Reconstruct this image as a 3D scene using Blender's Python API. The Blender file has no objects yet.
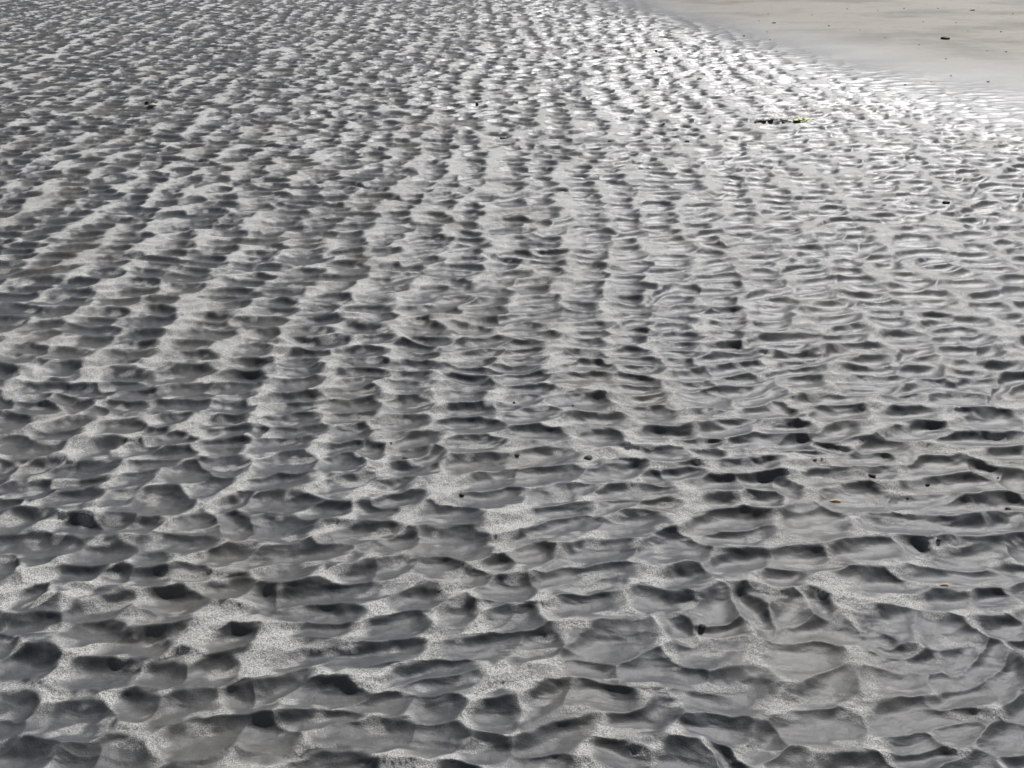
import bpy, bmesh, math, random
import numpy as np
from mathutils import Vector

# ------------------------------------------------------------------ camera, sky, sun
scene = bpy.context.scene
CAM_H, FPX = 1.5, 900.0
PITCH = math.atan(515.0 / FPX)
cam_d = bpy.data.cameras.new("camera")
cam = bpy.data.objects.new("camera", cam_d)
scene.collection.objects.link(cam)
cam.location = (0, 0, CAM_H)
cam.rotation_euler = (math.pi / 2 - PITCH, 0, 0)
cam_d.sensor_width = 36.0
cam_d.lens = 36.0 * FPX / 1024.0
cam_d.clip_start = 0.05
cam_d.clip_end = 2000.0
scene.camera = cam

SUN_EL, SUN_AZ = math.radians(46), math.radians(31)     # azimuth measured from +Y towards +X
w = bpy.data.worlds.new("World"); scene.world = w; w.use_nodes = True
nt = w.node_tree
bg = nt.nodes['Background']
sky = nt.nodes.new('ShaderNodeTexSky'); sky.sky_type = 'NISHITA'; sky.sun_disc = False
sky.sun_elevation = SUN_EL; sky.sun_rotation = SUN_AZ
sky.air_density = 1.0; sky.dust_density = 1.0; sky.ozone_density = 1.0
hz = nt.nodes.new('ShaderNodeHueSaturation'); hz.inputs['Saturation'].default_value = 0.38   # thin white cloud over the sky
nt.links.new(sky.outputs[0], hz.inputs['Color']); nt.links.new(hz.outputs[0], bg.inputs[0]); bg.inputs[1].default_value = 0.05
sl = bpy.data.lights.new("sun", 'SUN'); sun = bpy.data.objects.new("sun", sl)
scene.collection.objects.link(sun)
sl.energy = 5.0; sl.angle = math.radians(0.6); sl.color = (1.0, 0.985, 0.97)
sd = Vector((math.sin(SUN_AZ) * math.cos(SUN_EL), math.cos(SUN_AZ) * math.cos(SUN_EL), math.sin(SUN_EL)))
sun.rotation_euler = sd.to_track_quat('Z', 'Y').to_euler()
sun.location = sd * 50
scene.view_settings.view_transform = 'Standard'
scene.view_settings.look = 'None'
scene.view_settings.exposure = 0.38
scene.view_settings.gamma = 1.0
scene.view_settings.use_curve_mapping = False

# ------------------------------------------------------------------ helpers
def gpos(px, py):
    """ground point (z=0) seen at a pixel of the photograph, used only as a measuring tape"""
    x = (px - 512.0) / FPX; y = (384.0 - py) / FPX
    fy = math.cos(PITCH) + y * math.sin(PITCH); fz = -math.sin(PITCH) + y * math.cos(PITCH)
    t = CAM_H / -fz
    return x * t, fy * t

def hash2(ix, iy, seed):
    n = (ix.astype(np.int64) * 374761393 + iy.astype(np.int64) * 668265263 + seed * 1442695041) & 0xffffffff
    n = ((n ^ (n >> 13)) * 1274126177) & 0xffffffff
    n = (n ^ (n >> 16)) & 0xffffffff
    return (n.astype(np.float32) / np.float32(4294967295.0)) * 2 - 1

def vnoise(x, y, seed):
    ix = np.floor(x); iy = np.floor(y)
    fx = (x - ix).astype(np.float32); fy = (y - iy).astype(np.float32)
    fx = fx * fx * fx * (fx * (fx * 6 - 15) + 10); fy = fy * fy * fy * (fy * (fy * 6 - 15) + 10)
    a = hash2(ix, iy, seed); b = hash2(ix + 1, iy, seed)
    c = hash2(ix, iy + 1, seed); d = hash2(ix + 1, iy + 1, seed)
    return (a + (b - a) * fx) * (1 - fy) + (c + (d - c) * fx) * fy

def fbm(x, y, seed, octs=3, gain=0.5):
    s = 0; amp = 1; tot = 0
    for o in range(octs):
        s = s + amp * vnoise(x * 2 ** o + 17.3 * o, y * 2 ** o - 9.1 * o, seed + o)
        tot += amp; amp *= gain
    return s / tot

def sstep(e0, e1, x):
    t = np.clip((x - e0) / (e1 - e0), 0, 1)
    return t * t * (3 - 2 * t)

# ------------------------------------------------------------------ ground grid (rings round the viewpoint, finer near it)
def geom(a, b, step):
    n = max(1, int(math.ceil(math.log(b / a) / step)))
    return [a * (b / a) ** (i / n) for i in range(n)]
R = np.array([0.03] + geom(0.06, 0.85, 0.07) + geom(0.85, 3.0, 0.0015) + geom(3.0, 17.0, 0.0021)
             + geom(17.0, 40, 0.02) + geom(40, 900, 0.08) + [900.0])
TH1 = math.radians(45)
fine = np.linspace(-TH1, TH1, 1420)
side = np.linspace(TH1, math.pi, 70)[1:-1]
TH = np.concatenate([-side[::-1], fine, side, [math.pi]])
NR, NT = len(R), len(TH)
RR, TT = np.meshgrid(R, TH, indexing='ij')
X = (RR * np.sin(TT)); Y = (RR * np.cos(TT))

# domain warp so that ripples wander
WX = X + 0.060 * fbm(X / 0.75, Y / 0.75, 11, 2) + 0.012 * fbm(X / 0.13, Y / 0.13, 21, 2) + 0.004 * fbm(X / 0.03, Y / 0.03, 31, 2)
WY = Y + 0.060 * fbm(X / 0.60, Y / 0.60, 12, 2) + 0.008 * fbm(X / 0.13, Y / 0.11, 22, 2) + 0.0016 * fbm(X / 0.028, Y / 0.028, 32, 2)

nearw = 1 - sstep(2.6, 4.5, RR)
WX = WX + nearw * 0.011 * fbm(X / 0.055, Y / 0.05, 24, 2)
WY = WY + nearw * 0.009 * fbm(X / 0.06, Y / 0.05, 25, 2)
# ------------------------------------------------------------------ ripple scoops
rng = random.Random(7)
H0 = 0.0255
big = np.full(X.shape, 9.0, np.float32)
flank = np.zeros(X.shape, np.float32)

base_h = np.full(X.shape, 9.0, np.float32)
base_f = np.zeros(X.shape, np.float32)
layer = [big, flank]

def scoop(sx, sy, wl, wr, lf, ln, tilt, curv, H):
    """one scoop of the ripple bed: lowest at sx,sy; steep far wall of length lf, long near ramp ln"""
    r = math.hypot(sx, sy); th = math.atan2(sx, sy)
    ext = 0.30
    i0 = np.searchsorted(R, max(0.03, r - 0.28)); i1 = np.searchsorted(R, r + 0.28)
    j0 = np.searchsorted(TH, th - ext / r); j1 = np.searchsorted(TH, th + ext / r)
    if i1 - i0 < 2 or j1 - j0 < 2: return
    dx = WX[i0:i1, j0:j1] - sx; dy = WY[i0:i1, j0:j1] - sy
    dy = dy - tilt * dx + curv * dx * dx
    gx = np.where(dx < 0, (-dx / wl), (dx / wr))
    gx = np.where(dx < 0, gx ** 2.0, gx ** 2.4)
    gy = np.where(dy > 0, np.abs(dy / lf) ** 1.9, np.abs(dy / ln) ** 2)
    g_ = gx + gy
    g_ = np.where(g_ > 0.6, 0.6 + (np.sqrt(g_ / 0.6) - 1) * 1.2, g_)      # walls never steeper than the angle of repose
    b = (H * g_).astype(np.float32)
    v = layer[0][i0:i1, j0:j1]; f = layer[1][i0:i1, j0:j1]
    win = b < v
    v[win] = b[win]
    f[win] = np.where(dx < 0, gx, gx * 0.55)[win]

# individual scoops of the near sand, in metres: crest x, crest y, half width, length, tilt, bow
SURVEY = [
    (-0.129,2.613,0.067,0.033,0,0), (-1.39,2.609,0.081,0.062,-0.05,0), (-0.321,2.609,0.05,0.054,0.08,0), (0.426,2.609,0.067,0.054,0.06,0), (-0.513,2.605,0.066,0.066,0.13,0),
    (-1.224,2.6,0.065,0.077,0.06,0), (0.642,2.6,0.081,0.124,-0.1,3), (1.187,2.6,0.051,0.045,0.08,0), (0.062,2.596,0.062,0.041,-0.13,0), (-1.552,2.588,0.034,0.081,0.49,0),
    (-0.901,2.584,0.048,0.069,0.26,0), (-1.034,2.58,0.05,0.041,0,0), (-0.148,2.576,0.054,0.076,0.08,2.9), (-1.456,2.567,0.046,0.076,-0.45,0), (1.457,2.567,0.084,0.092,0.05,3.5),
    (0.817,2.563,0.064,0.056,0.39,0), (-0.707,2.555,0.068,0.032,0.12,0), (1.045,2.543,0.075,0.044,0.05,0), (1.274,2.543,0.043,0.044,0.09,0), (0.238,2.539,0.082,0.079,0.1,1.2),
    (0.045,2.535,0.045,0.051,0.27,0), (-0.326,2.532,0.069,0.109,0.06,2.7), (0.445,2.531,0.063,0.04,0.25,0), (-1.068,2.527,0.08,0.074,0.05,0), (-1.641,2.523,0.032,0.055,-0.25,0),
    (-0.52,2.519,0.078,0.066,-0.05,0), (-1.401,2.515,0.041,0.055,0.19,0), (-0.891,2.515,0.063,0.07,-0.25,0), (0.868,2.511,0.033,0.096,-0.35,7.1), (-1.24,2.507,0.057,0.047,0,0),
    (-1.526,2.503,0.071,0.058,-0.06,0), (-0.003,2.503,0.032,0.058,0.12,0), (-0.691,2.499,0.062,0.047,0.26,0), (-1.312,2.483,0.032,0.054,0,0), (0.814,2.483,0.058,0.069,0.13,0),
    (0.442,2.477,0.08,0.092,0,1.4), (1.035,2.473,0.078,0.087,0.1,2), (0.072,2.466,0.072,0.095,0.05,1.8), (-0.119,2.464,0.068,0.049,0.06,0), (-1.575,2.453,0.06,0.111,0,4.3),
    (1.256,2.453,0.075,0.053,0.1,0), (1.497,2.446,0.1,0.118,0.04,2.7), (-1.064,2.441,0.052,0.078,0.22,0), (-0.694,2.437,0.078,0.067,0.1,0), (-0.499,2.434,0.059,0.048,0.06,0),
    (-0.882,2.43,0.055,0.074,0.27,0), (0.28,2.419,0.085,0.055,0.22,0), (-1.37,2.411,0.052,0.062,0.5,0), (-1.198,2.404,0.051,0.077,0,4.6), (-0.329,2.4,0.066,0.065,0.11,0),
    (-0.121,2.396,0.094,0.083,-0.04,1.7), (0.675,2.396,0.085,0.097,0.39,0), (0.857,2.378,0.057,0.05,-0.13,0), (-0.773,2.367,0.026,0.067,-0.42,0), (1.247,2.367,0.089,0.095,0.12,1.8),
    (-0.653,2.36,0.07,0.039,0.16,0), (1,2.36,0.066,0.074,0.38,0), (-0.853,2.356,0.056,0.043,0.26,0), (-0.487,2.356,0.057,0.07,0.13,0), (0.077,2.35,0.077,0.071,-0.05,1.9),
    (-1.089,2.349,0.036,0.042,0.2,0), (-1.383,2.342,0.055,0.049,0.13,0), (0.273,2.331,0.066,0.1,0.16,0), (0.48,2.328,0.074,0.042,0.1,0), (-1.021,2.32,0.056,0.068,0.06,5.4),
    (-1.507,2.31,0.066,0.079,-0.27,0), (0.74,2.306,0.07,0.062,0.1,2.8), (-0.685,2.303,0.078,0.078,0.13,0), (0.845,2.303,0.064,0.091,-0.05,0), (1.419,2.299,0.102,0.055,0.07,0),
    (-0.288,2.296,0.071,0.058,0.25,0), (-0.113,2.293,0.065,0.088,0,0), (0.58,2.289,0.05,0.044,0.07,0), (-1.214,2.282,0.045,0.09,0.23,0), (-0.858,2.282,0.06,0.051,0.29,0),
    (1.106,2.276,0.055,0.071,0.12,3.6), (-1.4,2.275,0.057,0.07,0.3,0), (0.952,2.265,0.039,0.073,-0.52,0), (-0.495,2.258,0.048,0.034,0.14,0), (-1.092,2.248,0.039,0.043,-0.09,0),
    (-0.415,2.248,0.032,0.05,-0.52,0), (-0.858,2.241,0.042,0.043,0.24,0), (-0.302,2.239,0.045,0.047,0,4), (-0.994,2.235,0.056,0.056,0,3.4), (0.462,2.235,0.084,0.069,0.12,0),
    (0.577,2.231,0.04,0.052,-0.17,0), (0.093,2.228,0.079,0.075,0.21,0), (1.475,2.221,0.054,0.042,0.31,0), (1.041,2.218,0.064,0.077,-0.1,4.8), (-0.638,2.204,0.081,0.088,-0.04,2.4),
    (-0.489,2.198,0.052,0.076,-0.12,4.7), (-0.239,2.195,0.043,0.042,0.38,0), (-0.829,2.189,0.056,0.085,0.17,0), (-0.091,2.185,0.073,0.069,0,1.2), (-1.362,2.182,0.037,0.079,0.44,0),
    (-1.031,2.179,0.056,0.051,0.11,0), (1.233,2.179,0.093,0.063,0.14,1.5), (-1.462,2.169,0.041,0.09,-0.39,0), (0.7,2.166,0.061,0.05,0.21,0), (-1.219,2.163,0.073,0.084,0.13,0),
    (-0.925,2.157,0.053,0.089,0.06,11.2), (-0.29,2.154,0.069,0.063,-0.05,2.1), (1.357,2.154,0.036,0.074,-0.71,0), (0.296,2.141,0.082,0.067,0.31,0), (1.038,2.135,0.056,0.055,0.11,0),
    (0.482,2.128,0.052,0.049,0.24,0), (0.086,2.125,0.087,0.058,0.11,0), (-1.061,2.119,0.047,0.075,0.2,0), (0.903,2.116,0.065,0.049,0.19,0), (0.408,2.113,0.035,0.057,-0.27,0),
    (-0.046,2.104,0.071,0.06,0.17,0), (1.425,2.104,0.043,0.083,0.28,0), (-0.448,2.098,0.058,0.066,0.32,0), (-0.636,2.095,0.074,0.051,0.29,0), (0.705,2.095,0.049,0.063,-0.06,0),
    (0.586,2.088,0.068,0.056,0.04,0), (1.235,2.088,0.091,0.067,0.07,1.8), (-1.317,2.082,0.056,0.102,-0.27,7.7), (-0.329,2.082,0.056,0.062,0.05,0), (-0.834,2.079,0.036,0.065,0.68,0),
    (-1.214,2.073,0.047,0.03,0.13,0), (0.763,2.073,0.034,0.064,-0.53,0), (-1.409,2.067,0.03,0.059,0.4,0), (0.953,2.061,0.104,0.12,0,3.8), (0.333,2.047,0.103,0.061,0.09,0),
    (-1.065,2.041,0.03,0.077,0.1,0), (0.15,2.038,0.081,0.052,0.22,0), (-1.194,2.032,0.061,0.079,0.19,0), (-0.947,2.024,0.088,0.104,-0.07,1.2), (1.12,2.02,0.081,0.079,0.14,1.8),
    (-0.048,2.015,0.073,0.051,0.08,0), (-0.612,2.015,0.098,0.095,-0.06,1.2), (0.696,2.015,0.039,0.051,0.15,0), (-0.3,2.006,0.061,0.064,0.24,1.6), (-1.376,1.998,0.034,0.056,0,9.6),
    (-0.741,1.998,0.03,0.056,0.76,0), (0.577,1.992,0.042,0.039,0.13,0), (0.809,1.986,0.078,0.15,0,5.5), (0.391,1.983,0.048,0.042,0.06,0), (0.291,1.981,0.052,0.039,0.21,0),
    (1.286,1.978,0.115,0.036,0.02,0), (-0.496,1.964,0.051,0.076,0,0), (0.146,1.955,0.071,0.046,0.04,0), (-0.362,1.953,0.049,0.054,-0.23,0), (-1.284,1.947,0.053,0.09,0.31,0),
    (-0.162,1.947,0.064,0.07,0.09,0), (0.572,1.934,0.105,0.077,0.18,0), (0.322,1.928,0.088,0.092,0.09,1.4), (1.03,1.925,0.089,0.089,0.06,0), (-0.824,1.923,0.053,0.087,0,10.6),
    (1.303,1.915,0.044,0.058,0.36,0), (-1.032,1.907,0.032,0.06,0.08,0), (-0.723,1.904,0.048,0.078,-0.55,0), (-0.602,1.904,0.083,0.107,-0.19,1.5), (-0.959,1.899,0.03,0.052,0,0),
    (0.136,1.899,0.097,0.062,0.22,0), (1.178,1.888,0.072,0.052,-0.15,-2), (-1.113,1.885,0.046,0.049,0.17,0), (-0.154,1.872,0.085,0.134,-0.06,4.3), (-0.371,1.867,0.071,0.071,0.15,0),
    (0.587,1.857,0.085,0.06,0.12,0), (0.424,1.849,0.096,0.11,-0.03,3.8), (-1.218,1.839,0.115,0.081,-0.02,0), (-0.848,1.831,0.089,0.064,0.06,0), (-0.294,1.826,0.057,0.049,0.18,0),
    (0.91,1.821,0.096,0.083,0.26,0), (0.216,1.816,0.107,0.096,0.18,1.7), (1.302,1.816,0.042,0.096,0,0), (-1.005,1.8,0.064,0.08,0.27,1.4), (0.048,1.797,0.048,0.076,-0.1,6.5),
    (1.027,1.797,0.023,0.058,-1.1,0), (-0.52,1.792,0.114,0.071,0.04,0), (0.733,1.789,0.082,0.106,0.09,0), (1.143,1.784,0.094,0.083,0.28,0), (-0.714,1.782,0.058,0.062,0.25,0),
    (-0.89,1.772,0.037,0.052,-0.13,0), (0.576,1.763,0.074,0.061,0.19,0), (-1.26,1.758,0.036,0.074,-0.26,0), (-0.182,1.748,0.061,0.083,-0.23,1.3), (-0.284,1.739,0.042,0.055,0.45,0),
    (-0.537,1.734,0.046,0.06,0.1,0), (-0.029,1.734,0.029,0.042,0.16,0), (-0.79,1.715,0.046,0.049,0,6), (0.427,1.711,0.056,0.063,0.08,1.4), (0.179,1.709,0.118,0.061,0.06,0),
    (-0.364,1.706,0.033,0.058,0.14,0), (1.097,1.706,0.119,0.058,0.04,0), (-0.959,1.704,0.039,0.056,0.06,0), (-1.058,1.704,0.048,0.038,0.24,0), (-0.086,1.699,0.028,0.051,0.08,0),
    (-0.874,1.697,0.043,0.049,0,0), (0.671,1.697,0.041,0.049,0.11,0), (0.9,1.684,0.07,0.053,0,0), (0,1.672,0.061,0.09,0,0), (0.186,1.672,0.077,0.048,0.06,0),
    (-0.671,1.659,0.047,0.052,0.19,0), (-1.14,1.632,0.026,0.051,0.33,0), (-0.464,1.628,0.11,0.047,0.2,0), (-0.581,1.628,0.04,0.079,-0.75,0), (0.479,1.626,0.052,0.101,0.38,0),
    (1.137,1.619,0.05,0.038,0.09,0), (0.185,1.615,0.078,0.058,0.11,0), (0.367,1.615,0.061,0.058,-0.14,0), (-0.963,1.611,0.066,0.094,0.45,0), (-0.211,1.611,0.047,0.046,0.09,0),
    (1.032,1.611,0.055,0.038,0.08,0), (-0.778,1.609,0.059,0.06,0.04,0), (0.721,1.607,0.025,0.058,-0.68,0), (0.65,1.605,0.048,0.08,0.49,0), (0.563,1.594,0.036,0.085,-0.82,0),
    (-0.117,1.579,0.032,0.059,0.06,0), (-0.444,1.569,0.068,0.044,-0.06,0), (0.993,1.565,0.06,0.146,-0.27,0), (0.015,1.563,0.05,0.07,0.12,1.7), (0.87,1.557,0.064,0.071,0.51,0),
    (-1.086,1.553,0.066,0.067,0.12,1.9), (-0.026,1.549,0.029,0.04,0.28,0), (-0.263,1.547,0.052,0.069,0.04,0), (0.391,1.545,0.045,0.082,-0.63,0), (0.706,1.533,0.085,0.055,-0.05,2.8),
    (0.221,1.527,0.122,0.122,0.34,0), (-0.942,1.52,0.055,0.045,-0.31,0), (1.13,1.519,0.045,0.041,0.04,0), (-0.423,1.517,0.048,0.027,0.08,0), (0.475,1.517,0.042,0.031,0.19,0),
    (0.829,1.507,0.025,0.044,-0.39,0), (-0.625,1.497,0.041,0.057,0.29,0), (-1.133,1.488,0.034,0.054,-0.51,0), (-0.826,1.484,0.053,0.058,0.04,2.7), (0.051,1.484,0.051,0.072,0.11,0),
    (-0.047,1.478,0.09,0.067,0.08,0), (1.144,1.474,0.026,0.041,-0.14,0), (0.646,1.465,0.071,0.068,-0.08,0), (0.425,1.463,0.07,0.051,0.22,0), (0.853,1.455,0.028,0.037,-0.27,0),
    (0.982,1.452,0.037,0.062,0.92,0), (-0.292,1.45,0.054,0.038,0.17,0), (-0.434,1.435,0.059,0.045,0.16,0), (0.337,1.435,0.102,0.093,-0.12,2.8), (-1.04,1.433,0.055,0.071,0.13,0),
    (1.019,1.433,0.061,0.071,0.61,0), (0.17,1.419,0.059,0.056,-0.24,0), (-0.646,1.417,0.054,0.082,0.03,6.2), (0.883,1.412,0.059,0.035,-0.06,-3.1), (1.058,1.412,0.041,0.07,0.71,0),
    (-0.86,1.402,0.069,0.06,0.05,1.8), (-0.167,1.401,0.063,0.038,0.28,0), (-0.744,1.388,0.042,0.047,-0.12,0), (0.841,1.387,0.058,0.058,-0.06,0), (0.945,1.376,0.048,0.048,0,0),
    (-0.153,1.369,0.053,0.041,0.2,0), (0.463,1.369,0.093,0.099,0.3,0), (-0.379,1.357,0.063,0.074,-0.19,0), (0.664,1.355,0.067,0.053,0.41,0), (0.197,1.352,0.079,0.069,-0.13,0),
    (-0.492,1.349,0.047,0.04,0.58,0), (0.934,1.338,0.068,0.036,0.15,0), (0.074,1.335,0.043,0.052,0.62,0), (-0.568,1.33,0.029,0.054,-0.17,0), (-0.165,1.325,0.048,0.074,-0.27,0),
    (-1.027,1.323,0.051,0.078,-0.03,0), (-0.262,1.322,0.048,0.045,0.27,0), (-0.66,1.318,0.063,0.061,0.26,0), (-0.885,1.315,0.076,0.107,0.09,0), (-0.765,1.312,0.043,0.054,-0.23,0),
    (0.846,1.309,0.102,0.088,-0.13,0), (0.618,1.289,0.09,0.086,0.07,0), (-0.023,1.286,0.041,0.053,-0.08,0), (0.271,1.28,0.063,0.047,0.46,0), (-0.383,1.275,0.056,0.042,0.09,0),
    (0.422,1.265,0.054,0.056,0,2.6), (-0.606,1.261,0.078,0.081,0.2,1), (-0.27,1.256,0.075,0.053,-0.1,0), (-0.142,1.254,0.054,0.075,-0.12,3.2), (0.893,1.254,0.047,0.052,0.07,0),
    (-0.478,1.251,0.046,0.066,-0.27,0), (0.989,1.245,0.052,0.06,0.12,0), (0.503,1.239,0.037,0.065,0.49,0), (0.083,1.233,0.084,0.059,0.29,0), (0.794,1.221,0.04,0.047,0,0),
    (-0.047,1.2,0.035,0.038,-0.08,0), (0.335,1.2,0.06,0.082,0.34,0), (-0.851,1.197,0.04,0.063,0.3,0), (-0.752,1.197,0.059,0.063,-0.2,0), (0.419,1.197,0.022,0.079,-1.05,0),
    (0.225,1.194,0.05,0.054,-0.29,0), (-0.95,1.191,0.051,0.057,0.23,0), (-0.331,1.179,0.069,0.083,-0.12,5.4), (0.8,1.178,0.047,0.027,0.03,0), (0.533,1.173,0.035,0.056,0.33,0),
    (0.045,1.171,0.056,0.053,-0.36,0), (0.665,1.171,0.098,0.075,-0.03,2.4), (0.056,1.169,0.056,0.052,-0.28,0), (0.989,1.168,0.027,0.045,-0.22,0), (0.865,1.159,0.06,0.053,0.33,0),
    (-0.098,1.139,0.039,0.044,0,0), (-0.613,1.138,0.061,0.053,-0.02,0),
]

def warp_at(x, y):
    ax, ay = np.array([[x]]), np.array([[y]])
    return (x + 0.060 * float(fbm(ax / 0.75, ay / 0.75, 11, 2)[0, 0]), y + 0.060 * float(fbm(ax / 0.60, ay / 0.60, 12, 2)[0, 0]))
def in_survey(x, y):
    zc = y * math.cos(PITCH) + CAM_H * math.sin(PITCH)
    px = 512 + FPX * x / zc
    py = 384 + FPX * (CAM_H * math.cos(PITCH) - y * math.sin(PITCH)) / zc
    return -6 < px < 1030 and 387 < py < 772
for (cx, cy, hw, L, ti, cv) in SURVEY:
    L *= 1.10
    sx, sy = warp_at(cx, cy - 0.44 * L)
    scoop(sx, sy, hw * 1.95, hw * 1.42, L * 0.50, L * 0.84, ti, min(cv, 7) if cv else rng.gauss(0.8, 0.8),
          H0 * min(1.5, L / 0.075) / math.sqrt(1 + ti * ti))
FLOW = math.radians(-2.6)
S = 0.20
ns = 0
def patch(x, y, seed):
    return float(fbm(np.array([[x / 1.1]]), np.array([[y / 1.6]]), seed, 2)[0, 0])
def bed(S, rows, seed, hscale, skip, w0, FLOW, region=0):
    """columns of short crested ripples running with the ebb"""
    global ns
    rg_ = random.Random(seed)
    n = int(15 / S)
    for j in range(-n, n + 1):
        x0 = j * S + rg_.uniform(-0.1, 0.1) * S
        y = 0.2 + rg_.uniform(0, 0.08)
        while y < 16.5:
            L = rg_.choice(rows) * rg_.uniform(0.9, 1.1)
            far_ = min(1, max(0, (y - 2.3) / 2.2))
            L *= 1 + 0.25 * far_
            y += L
            cx = x0 + math.tan(FLOW) * y + rg_.uniform(-1, 1) * (0.12 + 0.15 * far_) * S
            if abs(cx) > y * 1.02 + 0.4: continue
            if skip and in_survey(cx, y + 0.02): continue
            if region and patch(cx, y, 77) * region < 0.0: continue
            q = rg_.random()
            wdt = w0 * S * rg_.uniform(0.75, 1.2)
            if q < 0.16: wdt *= rg_.uniform(1.3, 1.8)
            scoop(cx + 0.02, y, wdt * 1.6, wdt * 1.05, L * rg_.uniform(0.46, 0.54), L * rg_.uniform(0.68, 0.8),
                  rg_.gauss(0.08, 0.15), rg_.gauss(1.2, 1.8), H0 * (L / 0.078) * hscale)
            ns += 1
bed(0.20, [0.062, 0.072, 0.080, 0.090, 0.108], 7, 1.0, True, 0.45, math.radians(-2.6), 1)
bed(0.19, [0.056, 0.066, 0.076, 0.092], 8, 1.0, True, 0.46, math.radians(5), -1)
layer = [base_h, base_f]
bed(0.13, [0.040, 0.052, 0.066], 19, 1.0, False, 0.5, math.radians(-9))
print("scoops", ns)

# crowns between the scoops are rounded off and carry the coarse grains
# long sinuous crests that run on between the scoops and tie them together
ph = (WY + 0.050 * fbm(X / 0.22, Y / 0.30, 65, 2) + 0.012 * fbm(X / 0.07, Y / 0.06, 67, 2)) / 0.078
ph = ph - np.floor(ph)
saw = np.where(ph < 0.36, (ph / 0.36) ** 1.3, ((1 - ph) / 0.64) ** 1.6)
saw = saw * (0.45 + 0.55 * sstep(-0.35, 0.25, fbm(X / 0.16, Y / 0.08, 69, 2)))
plat = H0 * (0.80 - 0.12 * nearw + 0.15 * fbm(X / 0.06, Y / 0.06, 41, 2)) + (0.22 + 0.40 * nearw) * H0 * saw
k = 0.003
hcl = np.minimum(big, 0.04)
m = np.clip(0.5 + 0.5 * (plat - hcl) / k, 0, 1)
hh = plat * (1 - m) + hcl * m - k * m * (1 - m)
del m
def slump(a, sig):
    """soften sideways (wet sand slumps), crest lines across the flow stay crisp"""
    sub = a[:, len(side):len(side) + len(fine)]
    pad = 64
    ext = np.concatenate([sub[:, :1].repeat(pad, 1), sub, sub[:, -1:].repeat(pad, 1)], 1)
    f = np.fft.rfftfreq(ext.shape[1])[None, :]
    s_ = (sig / (R * (fine[1] - fine[0])))[:, None]
    s_ = np.minimum(s_, 60)
    out = np.fft.irfft(np.fft.rfft(ext, axis=1) * np.exp(-2 * (math.pi * s_ * f) ** 2), n=ext.shape[1], axis=1)
    r_ = a.copy(); r_[:, len(side):len(side) + len(fine)] = out[:, pad:-pad]
    return r_
hh = hh + (0.03 + 0.14 * nearw) * H0 * saw
hs = slump(hh, 0.006)
hh = 0.72 * hh + 0.28 * hs
hh = hh + (0.22 - 0.15 * sstep(2.4, 3.5, RR)) * slump(np.minimum(base_h, H0 * 1.3), 0.008)
stria = fbm(WX / 0.055, WY / 0.0075, 57, 3, 0.6)
hh = hh + nearw * 0.0011 * stria * sstep(-0.2, 0.4, fbm(X / 0.09, Y / 0.07, 58, 2))
rn = fbm(X / 0.035, Y / 0.035, 45, 3)
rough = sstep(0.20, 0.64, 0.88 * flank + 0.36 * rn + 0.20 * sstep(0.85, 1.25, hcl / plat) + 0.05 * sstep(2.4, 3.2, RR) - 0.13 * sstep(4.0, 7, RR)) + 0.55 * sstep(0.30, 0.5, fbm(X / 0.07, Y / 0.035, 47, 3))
rough = np.clip(rough, 0, 1)
rough = slump(rough, 0.004)
hh = hh + (0.12 + rough) * (0.0024 - 0.0014 * sstep(3, 6, RR)) * fbm(X / 0.012, Y / 0.010, 51, 3, 0.75) + 0.0007 * fbm(X / 0.022, Y / 0.016, 55, 2)
hh = hh + 0.010 * fbm(X / 0.9, Y / 0.9, 61, 2) - 0.012

# ------------------------------------------------------------------ bank of smooth, drier sand at the far right
bpts = [gpos(*p) for p in ((560, -12), (640, 6), (700, 26), (760, 44), (850, 70), (940, 90), (1060, 116))]
bx = [p[0] for p in bpts]; by = [p[1] for p in bpts]
print(bpts)
# ordered far-left to near-right: signed distance measured in y
yb = np.interp(X, bx, by, left=by[0] + 3, right=by[-1])
yb = np.where(X < bx[0], by[0] + (bx[0] - X) * 3.0, yb)
yb = np.where(X > bx[-1], by[-1] - (X - bx[-1]) * 0.6, yb)
sdist = (Y - yb) + 0.35 * fbm(X / 1.2, Y / 1.2, 71, 3)
amp = 1 - sstep(-3.0, 1.6, sdist)
amp = amp * (1 - sstep(15.0, 17.0, RR)) * sstep(0.1, 0.5, RR)
bank = sstep(-0.3, 4.0, sdist)
hh = hh * amp + (1 - amp) * (0.0 + 0.02 * fbm(X / 1.6, Y / 0.8, 81, 3))
hh = hh + 0.10 * sstep(0, 14, sdist) + 0.02 * fbm(X / 6, Y / 6, 91, 2) * sstep(8, 40, RR)
rough = rough * amp

def grid_mesh(name):
    me = bpy.data.meshes.new(name)
    nv = NR * NT
    co = np.stack([X.ravel(), Y.ravel(), hh.ravel()], axis=1).astype(np.float32)
    idx = np.arange(nv, dtype=np.int32).reshape(NR, NT)
    a = idx[:-1]; b = idx[1:]
    an = np.roll(a, -1, axis=1); bn = np.roll(b, -1, axis=1)
    q = np.stack([a, b, bn, an], axis=-1).reshape(-1, 4)
    # order so normals face up
    q = q[:, [0, 3, 2, 1]] if False else q
    nf = len(q)
    me.vertices.add(nv); me.vertices.foreach_set('co', co.ravel())
    me.loops.add(nf * 4); me.loops.foreach_set('vertex_index', q.ravel().astype(np.int32))
    me.polygons.add(nf)
    me.polygons.foreach_set('loop_start', np.arange(0, nf * 4, 4, dtype=np.int32))
    me.polygons.foreach_set('use_smooth', np.ones(nf, dtype=bool))
    me.update(calc_edges=True)
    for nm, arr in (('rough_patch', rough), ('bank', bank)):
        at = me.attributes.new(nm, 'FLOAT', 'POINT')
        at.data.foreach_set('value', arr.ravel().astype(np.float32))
    return me

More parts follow.
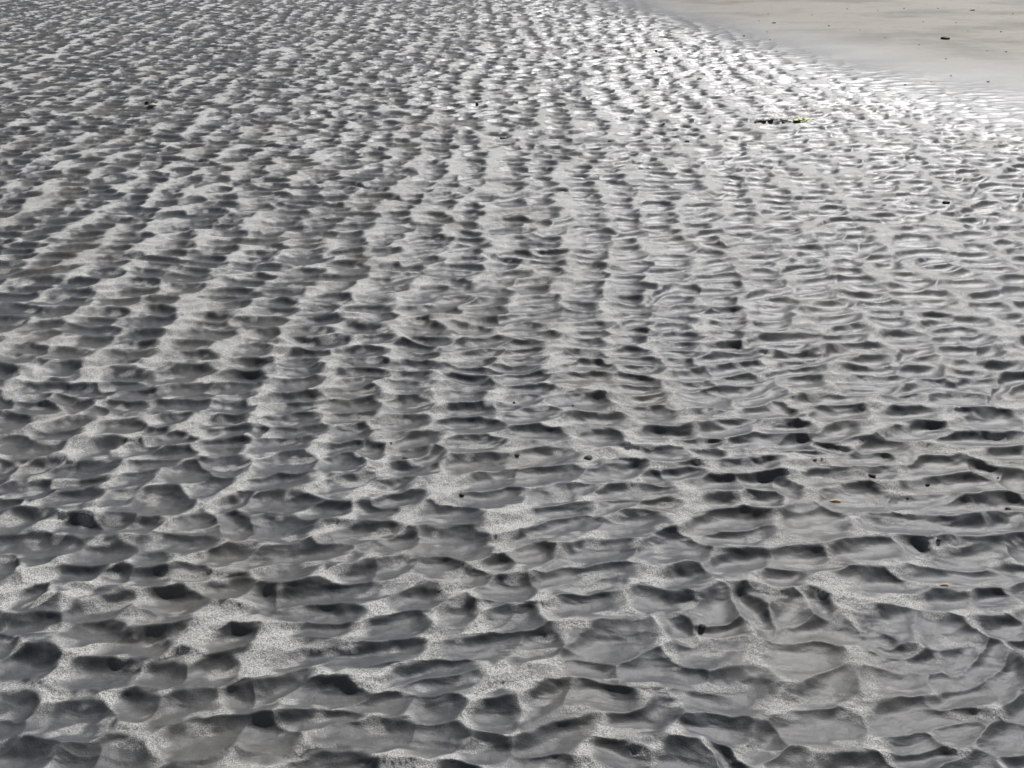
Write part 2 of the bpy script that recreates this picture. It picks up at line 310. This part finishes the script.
me = grid_mesh('rippled_sand')
ground = bpy.data.objects.new('ground', me)
scene.collection.objects.link(ground)
ground['kind'] = 'structure'
nz = me.polygons[NT * 50].normal.z
if nz < 0:
    me.flip_normals()

# ------------------------------------------------------------------ wet sand material
def N(nt, t, **kw):
    n = nt.nodes.new(t)
    for k_, v_ in kw.items(): setattr(n, k_, v_)
    return n
def mathn(nt, op, a, b=None, c=None):
    n = nt.nodes.new('ShaderNodeMath'); n.operation = op
    for i, v in enumerate((a, b, c)):
        if v is None: continue
        if isinstance(v, (int, float)): n.inputs[i].default_value = v
        else: nt.links.new(v, n.inputs[i])
    return n.outputs[0]
def mixc(nt, f, a, b):
    n = nt.nodes.new('ShaderNodeMix'); n.data_type = 'RGBA'
    for s, v in ((0, f), (6, a), (7, b)):
        if isinstance(v, (int, float)): n.inputs[s].default_value = v
        elif isinstance(v, tuple): n.inputs[s].default_value = (*v, 1)
        else: nt.links.new(v, n.inputs[s])
    return n.outputs[2]
def maprange(nt, v, a, b, c, d):
    n = nt.nodes.new('ShaderNodeMapRange')
    nt.links.new(v, n.inputs[0])
    for i, x in enumerate((a, b, c, d)): n.inputs[i + 1].default_value = x
    return n.outputs[0]

sand = bpy.data.materials.new('wet_sand'); sand.use_nodes = True
nt = sand.node_tree; L_ = nt.links
bsdf = nt.nodes['Principled BSDF']
tc = N(nt, 'ShaderNodeTexCoord'); P = tc.outputs['Object']
def noise(scale, detail=2.0, rough_=0.5, vec=P):
    n = N(nt, 'ShaderNodeTexNoise'); n.inputs['Scale'].default_value = scale
    n.inputs['Detail'].default_value = detail; n.inputs['Roughness'].default_value = rough_
    L_.new(vec, n.inputs['Vector']); return n.outputs['Fac']
ra = N(nt, 'ShaderNodeAttribute', attribute_name='rough_patch').outputs['Fac']
ba = N(nt, 'ShaderNodeAttribute', attribute_name='bank').outputs['Fac']
n_big = noise(2.2, 3); n_mid = noise(30.0, 4, 0.6); n_fine = noise(330.0, 3, 0.7); n_grain = noise(800.0, 2, 0.8)
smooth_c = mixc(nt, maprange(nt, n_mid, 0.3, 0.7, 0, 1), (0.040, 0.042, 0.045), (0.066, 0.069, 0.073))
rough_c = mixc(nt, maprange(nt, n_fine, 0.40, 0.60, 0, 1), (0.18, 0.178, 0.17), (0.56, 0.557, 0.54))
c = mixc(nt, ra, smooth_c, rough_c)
c = mixc(nt, mathn(nt, 'MULTIPLY', maprange(nt, n_big, 0.45, 0.7, 0, 1), 0.35), c, (0.14, 0.13, 0.105))
grain = maprange(nt, n_grain, 0.3, 0.7, 0.45, 1.55)
mp = N(nt, 'ShaderNodeMapping'); mp.inputs['Scale'].default_value = (0.5, 0.9, 1); L_.new(P, mp.inputs[0])
n_str = noise(1.0, 6, 0.66, mp.outputs[0])
n_spk = noise(14.0, 3, 0.7)
bank_c = mixc(nt, maprange(nt, n_str, 0.47, 0.60, 0, 1), (0.170, 0.156, 0.128), (0.088, 0.079, 0.064))
bank_c = mixc(nt, maprange(nt, n_spk, 0.58, 0.68, 0, 0.7), bank_c, (0.09, 0.085, 0.075))
c = mixc(nt, ba, c, bank_c)
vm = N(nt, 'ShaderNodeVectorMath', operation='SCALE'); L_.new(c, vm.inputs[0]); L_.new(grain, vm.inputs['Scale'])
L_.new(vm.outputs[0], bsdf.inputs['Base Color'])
rg = mathn(nt, 'ADD', mathn(nt, 'MULTIPLY', ra, 0.10), 0.42)
rg = mathn(nt, 'ADD', rg, mathn(nt, 'MULTIPLY', ba, 0.35))
L_.new(rg, bsdf.inputs['Roughness'])
bsdf.inputs['IOR'].default_value = 1.38
bsdf.inputs['Specular IOR Level'].default_value = 0.5
# grain relief
wet = mathn(nt, 'SUBTRACT', 1.0, ba)
hmm = mathn(nt, 'MULTIPLY', mathn(nt, 'ADD', mathn(nt, 'MULTIPLY', n_fine, 0.7), mathn(nt, 'MULTIPLY', n_grain, 0.3)),
            mathn(nt, 'ADD', 0.6, mathn(nt, 'MULTIPLY', ra, 2.2)))
bp = N(nt, 'ShaderNodeBump'); bp.inputs['Distance'].default_value = 0.0022; bp.inputs['Strength'].default_value = 1.0
L_.new(hmm, bp.inputs['Height']); L_.new(bp.outputs[0], bsdf.inputs['Normal'])
# film of water on the grains: small glints
bc = N(nt, 'ShaderNodeBump'); bc.inputs['Distance'].default_value = 0.0035; bc.inputs['Strength'].default_value = 1.0
L_.new(hmm, bc.inputs['Height']); L_.new(bc.outputs[0], bsdf.inputs['Coat Normal'])
L_.new(mathn(nt, 'MULTIPLY', wet, mathn(nt, 'ADD', 0.08, mathn(nt, 'MULTIPLY', ra, 0.5))), bsdf.inputs['Coat Weight'])
bsdf.inputs['Coat Roughness'].default_value = 0.16
bsdf.inputs['Coat IOR'].default_value = 1.33
me.materials.append(sand)

# ------------------------------------------------------------------ stones, shells and weed lying on the sand
R_l = R
def height_at(x, y):
    r = math.hypot(x, y); th = math.atan2(x, y)
    i = int(np.clip(np.searchsorted(R, r), 1, NR - 1)); j = int(np.clip(np.searchsorted(TH, th), 1, NT - 1))
    a = (r - R[i - 1]) / (R[i] - R[i - 1]); b = (th - TH[j - 1]) / (TH[j] - TH[j - 1])
    return float((hh[i - 1, j - 1] * (1 - b) + hh[i - 1, j] * b) * (1 - a) + (hh[i, j - 1] * (1 - b) + hh[i, j] * b) * a)
def lie(px, py):
    z = 0.0
    for _ in range(8):
        x, y = gpos(px, py)
        x, y = x * (CAM_H - z) / CAM_H, y * (CAM_H - z) / CAM_H
        z = 0.5 * z + 0.5 * height_at(x, y)
    return x, y, height_at(x, y)
def simple_mat(name, cols, rough_, scale=60.0, coat=0.0):
    m_ = bpy.data.materials.new(name); m_.use_nodes = True; t = m_.node_tree; b_ = t.nodes['Principled BSDF']
    tc_ = t.nodes.new('ShaderNodeTexCoord'); n_ = t.nodes.new('ShaderNodeTexNoise')
    n_.inputs['Scale'].default_value = scale; n_.inputs['Detail'].default_value = 4
    t.links.new(tc_.outputs['Object'], n_.inputs['Vector'])
    t.links.new(mixc(t, maprange(t, n_.outputs['Fac'], 0.35, 0.65, 0, 1), cols[0], cols[1]), b_.inputs['Base Color'])
    b_.inputs['Roughness'].default_value = rough_; b_.inputs['Coat Weight'].default_value = coat
    bu = t.nodes.new('ShaderNodeBump'); bu.inputs['Distance'].default_value = 0.001
    t.links.new(n_.outputs['Fac'], bu.inputs['Height']); t.links.new(bu.outputs[0], b_.inputs['Normal'])
    return m_
M_dark = simple_mat('dark_stone', ((0.010, 0.010, 0.011), (0.028, 0.026, 0.024)), 0.8)
M_pale = simple_mat('pale_slate', ((0.30, 0.29, 0.26), (0.45, 0.43, 0.39)), 0.55)
M_shell = simple_mat('white_shell', ((0.62, 0.60, 0.55), (0.80, 0.78, 0.74)), 0.35)
M_ochre = simple_mat('ochre_shell', ((0.42, 0.25, 0.08), (0.62, 0.46, 0.22)), 0.4)
M_green = simple_mat('green_weed', ((0.24, 0.34, 0.02), (0.45, 0.50, 0.05)), 0.6, 40.0, 0.0)
M_brown = simple_mat('brown_weed', ((0.012, 0.010, 0.007), (0.04, 0.03, 0.015)), 0.85, 40.0, 0.0)

def put(name, me_, mat, loc, label, cat, group=None, rz=0.0):
    o = bpy.data.objects.new(name, me_); scene.collection.objects.link(o)
    if mat: me_.materials.append(mat)
    o.location = loc; o.rotation_euler = (0, 0, rz)
    o['label'] = label; o['category'] = cat
    if group: o['group'] = group
    return o
def stone_mesh(w_, d_, h_, seed):
    r_ = random.Random(seed); bm = bmesh.new()
    bmesh.ops.create_icosphere(bm, subdivisions=3, radius=1.0)
    dirs = [(Vector((r_.gauss(0, 1), r_.gauss(0, 1), r_.gauss(0, 1))).normalized(), r_.uniform(0.62, 0.9)) for _ in range(9)]
    for v in bm.verts:
        p = v.co.copy()
        for n_, dd in dirs:                       # chip flat facets off the pebble
            e_ = p.dot(n_) - dd
            if e_ > 0: p -= n_ * e_ * 0.85
        p *= 1 + 0.05 * math.sin(5 * p.x + seed) * math.cos(4 * p.y - seed)
        v.co = Vector((p.x * w_ / 2, p.y * d_ / 2, p.z * h_ / 2))
    for f in bm.faces: f.smooth = True
    m_ = bpy.data.meshes.new('stone'); bm.to_mesh(m_); bm.free(); return m_
def metre(px, py):
    x, y, z = lie(px, py)
    zc = y * math.cos(PITCH) + (CAM_H - z) * math.sin(PITCH)
    return x, y, z, zc / FPX                       # metres per pixel there

near = [
 (872, 476, 10, 5, "flat black stone half sunk in a hollow, largest stone in the right middle ripples"),
 (927.5, 485, 6, 4.5, "round black pebble on a ripple just right of the flat black stone"),
 (907.5, 498, 3.5, 2.5, "tiny black pebble on a smooth mound below the round black pebble"),
 (998, 478, 3, 2.5, "tiny dark pebble near the right edge, level with the flat black stone"),
 (939, 540, 6, 4, "dark stone tucked under a curling ripple right of the ochre shells"),
 (1008, 509, 7, 5, "dark stone closest to the right edge of the near ripples"),
 (815, 460, 5, 2, "thin dark pebble on a ripple back, upper left of the flat black stone"),
 (517, 455, 8, 4, "small dark stone at the left foot of a wide hollow in the middle ripples"),
 (588, 458, 12, 4.5, "long flat dark stone lying in front of a deep black hollow"),
 (573, 406, 4, 2.5, "tiny dark pebble in a smooth hollow above the long flat dark stone"),
 (514, 403, 4, 3, "tiny dark pebble on a crest in the centre column of ripples"),
 (405, 459, 7, 4, "small black stone on a ripple shoulder, farther of two black stones left of centre"),
 (462, 495, 6.5, 4, "small black stone on a pale ripple back, nearer of two black stones left of centre"),
 (391, 443, 3.5, 2, "tiny dark pebble on grainy sand behind the black stone left of centre"),
 (702, 627, 9, 7, "angular black stone wedged under a crest, nearest stone to the viewer"),
 (946, 203, 9, 5, "angular black stone with a pointed side among the far right ripples"),
 (610, 142, 5, 4, "black wedge shaped stone in the far ripples below the weed level, right of centre"),
 (664, 124, 4, 2.5, "small dark stone in far ripples left of the dark weed strand"),
 (687, 141, 6, 2.5, "narrow dark stone between the black wedge stone and the weed strands"),
 (503, 138, 7, 2.5, "narrow dark stone in the far ripples at top centre"),
 (477, 104, 5, 3, "dark stone beyond the narrow stone at top centre"),
 (421, 121, 3.5, 2.5, "tiny dark stone left of the two dark stones at top centre"),
 (147, 104, 5, 3, "dark stone beside a pale slab in the far left ripples"),
 (656, 51, 4, 2.5, "small dark stone in the shallow far ripples near the bank"),
 (566, 4, 4, 2, "small dark stone at the very far end of the ripples"),
]
for i, (px, py, wpx, hpx, lab) in enumerate(near):
    x, y, z, mpp = metre(px, py)
    W = 0.85 * wpx * mpp; Hh = hpx * mpp * 0.8
    put('stone', stone_mesh(W, W * 0.8, Hh, i + 3), M_dark, (x, y, z + Hh * 0.1), lab, 'stone', 'dark stones among the ripples', i * 1.7 % 1.0 - 0.5)
bank_px = [(1006, 52, 4), (946, 59, 3.4), (951, 76, 3.6), (988, 82, 5), (931, 82, 3.2), (905, 85, 5), (904, 8.6, 3), (938, 8.6, 3),
           (923, 22, 3), (956, 23, 3), (878, 11, 2.6), (1001, 32, 4), (885, 38, 3), (919, 45, 3), (759, 21, 3), (768, 14, 2.6), (744, 36, 4),
           (770, 40, 3.4), (847, 9, 3), (829, 26, 3.6), (812, 15, 3), (767, 32, 2.6), (1013, 14, 3), (968, 31, 2.4), (860, 30, 2.4), (987, 51, 2.6)]
def bank_lab(i, px, py, wpx):
    special = {3: "dark pebble in the pale wet fringe, farthest right of the pebbles there",
               5: "dark pebble in the pale wet fringe, lowest and leftmost of three",
               0: "dark pebble near the right picture edge, level between the largest bank stone and the ripples",
               16: "dark pebble at the far left tip of the bank, where the ripples fade out",
               17: "dark pebble just right of another at the bank's left tip, a little nearer the ripples",
               1: "dark pebble straight below the largest bank stone, upper of the two there",
               2: "dark pebble straight below the largest bank stone, lower of the two there"}
    return special.get(i, "tiny dark pebble, one of the specks scattered over the smooth sand bank")
proto = None
for i, (px, py, wpx) in enumerate(bank_px):
    x, y, z, mpp = metre(px, py)
    if proto is None:
        proto = put('pebble', stone_mesh(1, 0.8, 0.45, 91), M_dark, (0, 0, 0), "small dark pebble lying on the smooth sand bank at the upper right", 'pebble', 'small dark pebbles on the sand bank')
        o = proto
    else:
        o = proto.copy(); scene.collection.objects.link(o)
    sc = wpx * mpp * 0.6
    o['label'] = bank_lab(i, px, py, wpx)
    o.scale = (sc, sc, sc); o.location = (x, y, z + 0.1 * sc); o.rotation_euler = (0, 0, i * 2.1)
x, y, z, mpp = metre(945, 39)
put('stone', stone_mesh(10 * mpp, 7 * mpp, 3.2 * mpp, 55), M_dark, (x, y, z + 0.8 * mpp),
    "wide flat dark stone, by far the largest stone on the smooth sand bank", 'stone')
x, y, z, mpp = metre(153, 105.5)
put('slab', stone_mesh(9 * mpp, 7 * mpp, 3 * mpp, 56), M_pale, (x, y, z + 0.8 * mpp),
    "pale flat stone slab in the far left ripples beside a dark stone", 'stone')

def shell_mesh(L, W, hgt, ribs=13):
    """one ribbed valve lying dome side up"""
    bm = bmesh.new(); nu, nv = 40, 12; rows_ = []
    for i in range(nu + 1):
        a = math.pi * (i / nu) * 1.0
        row = []
        for j in range(nv + 1):
            t = j / nv
            rr_ = t * (1 + 0.035 * math.cos(ribs * 2 * a) * t)
            xx = math.cos(a) * rr_ * W / 2 * (0.55 + 0.45 * math.sin(a)); yy = math.sin(a) * rr_ * L
            zz = hgt * (1 - t ** 2.2) * math.sin(min(1, t * 3) * math.pi / 2) + 0.04 * hgt * math.cos(ribs * 2 * a) * t
            row.append(bm.verts.new((xx, yy - L * 0.45, zz)))
        rows_.append(row)
    for i in range(nu):
        for j in range(nv):
            try: bm.faces.new((rows_[i][j], rows_[i + 1][j], rows_[i + 1][j + 1], rows_[i][j + 1]))
            except ValueError: pass
    bmesh.ops.remove_doubles(bm, verts=bm.verts, dist=1e-6)
    g_ = bmesh.ops.solidify(bm, geom=bm.faces[:], thickness=0.06 * hgt + 0.0004)
    bmesh.ops.recalc_face_normals(bm, faces=bm.faces)
    for f in bm.faces: f.smooth = True
    m_ = bpy.data.meshes.new('shell'); bm.to_mesh(m_); bm.free(); return m_
for px, py, wpx, mat, lab, rz in (
        (835.5, 502, 10, M_ochre, "slim ochre shell on a smooth grey mound, farther of the two ochre shells", 1.4),
        (944, 586, 8, M_ochre, "slim ochre shell under a black hollow near the right, nearer of the two ochre shells", 1.5),
        (972, 10.6, 5, M_shell, "white shell on the sand bank in the far top right corner", 0.4),
        (773.6, 23, 4, M_shell, "white shell on the sand bank left of the largest bank stone", 0.8)):
    x, y, z, mpp = metre(px, py)
    put('shell', shell_mesh(wpx * mpp, wpx * mpp * (0.4 if mat is M_ochre else 0.95), wpx * mpp * (0.18 if mat is M_ochre else 0.3)), mat,
        (x, y, z + 0.0015), lab, 'shell', 'shells on the sand', rz)

def strand_mesh(pts, wid, seed):
    """a limp ribbon of weed draped over the ripples; pts in pixels, first to last"""
    r_ = random.Random(seed); P_ = []
    for (a, b_) in zip(pts[:-1], pts[1:]):
        for q in range(10):
            t = q / 10; P_.append((a[0] + (b_[0] - a[0]) * t, a[1] + (b_[1] - a[1]) * t))
    P_.append(pts[-1])
    W3 = []
    for i, p in enumerate(P_):
        x, y = gpos(*p); x += 0.008 * math.sin(i * 0.9 + seed); y += 0.012 * math.sin(i * 0.7 + 2 * seed)
        W3.append(Vector((x, y, max(height_at(x, y + q_) for q_ in (-0.03, 0, 0.03)) + 0.004)))
    o0 = W3[len(W3) // 2].copy(); bm = bmesh.new(); prev = None
    for i, p in enumerate(W3):
        d_ = (W3[min(i + 1, len(W3) - 1)] - W3[max(i - 1, 0)]).normalized()
        side_ = Vector((-d_.y, d_.x, 0)).normalized()
        t = i / (len(W3) - 1); w2 = wid * (0.25 + 0.75 * math.sin(math.pi * min(1, t * 1.05) ** 0.8)) * (1 + 0.25 * math.sin(i * 1.3))
        ring = [bm.verts.new(p - o0 + side_ * (w2 * cx_) + Vector((0, 0, cz_ * 0.004 + 0.003 * math.sin(i * 1.1 + cx_ * 3))))
                for cx_, cz_ in ((-1, 0), (-0.4, 1.0), (0.4, 0.9), (1, 0.1), (0.4, 0.2), (-0.4, 0.2))]
        if prev:
            for k_ in range(6): bm.faces.new((prev[k_], prev[(k_ + 1) % 6], ring[(k_ + 1) % 6], ring[k_]))
        else: bm.faces.new(ring)
        prev = ring
    bm.faces.new(prev[::-1]); bmesh.ops.recalc_face_normals(bm, faces=bm.faces)
    for f in bm.faces: f.smooth = True
    m_ = bpy.data.meshes.new('weed'); bm.to_mesh(m_); bm.free(); return m_, o0
m_, o0 = strand_mesh([(792, 122.5), (800, 121.5), (807, 121.8), (813, 121)], 0.022, 1)
put('seaweed', m_, M_green, o0, "bright green seaweed strand lying across the far ripples at upper right", 'seaweed')
m_, o0 = strand_mesh([(754, 124.5), (762, 122.6), (770, 121.8), (777, 121.6)], 0.016, 2)
put('seaweed', m_, M_brown, o0, "black seaweed strand left of the green one, longer of the two dark strands", 'seaweed')
m_, o0 = strand_mesh([(781, 122.8), (785, 123.4), (790, 123.6)], 0.012, 3)
put('seaweed', m_, M_brown, o0, "short black seaweed scrap between the long black strand and the green one", 'seaweed')
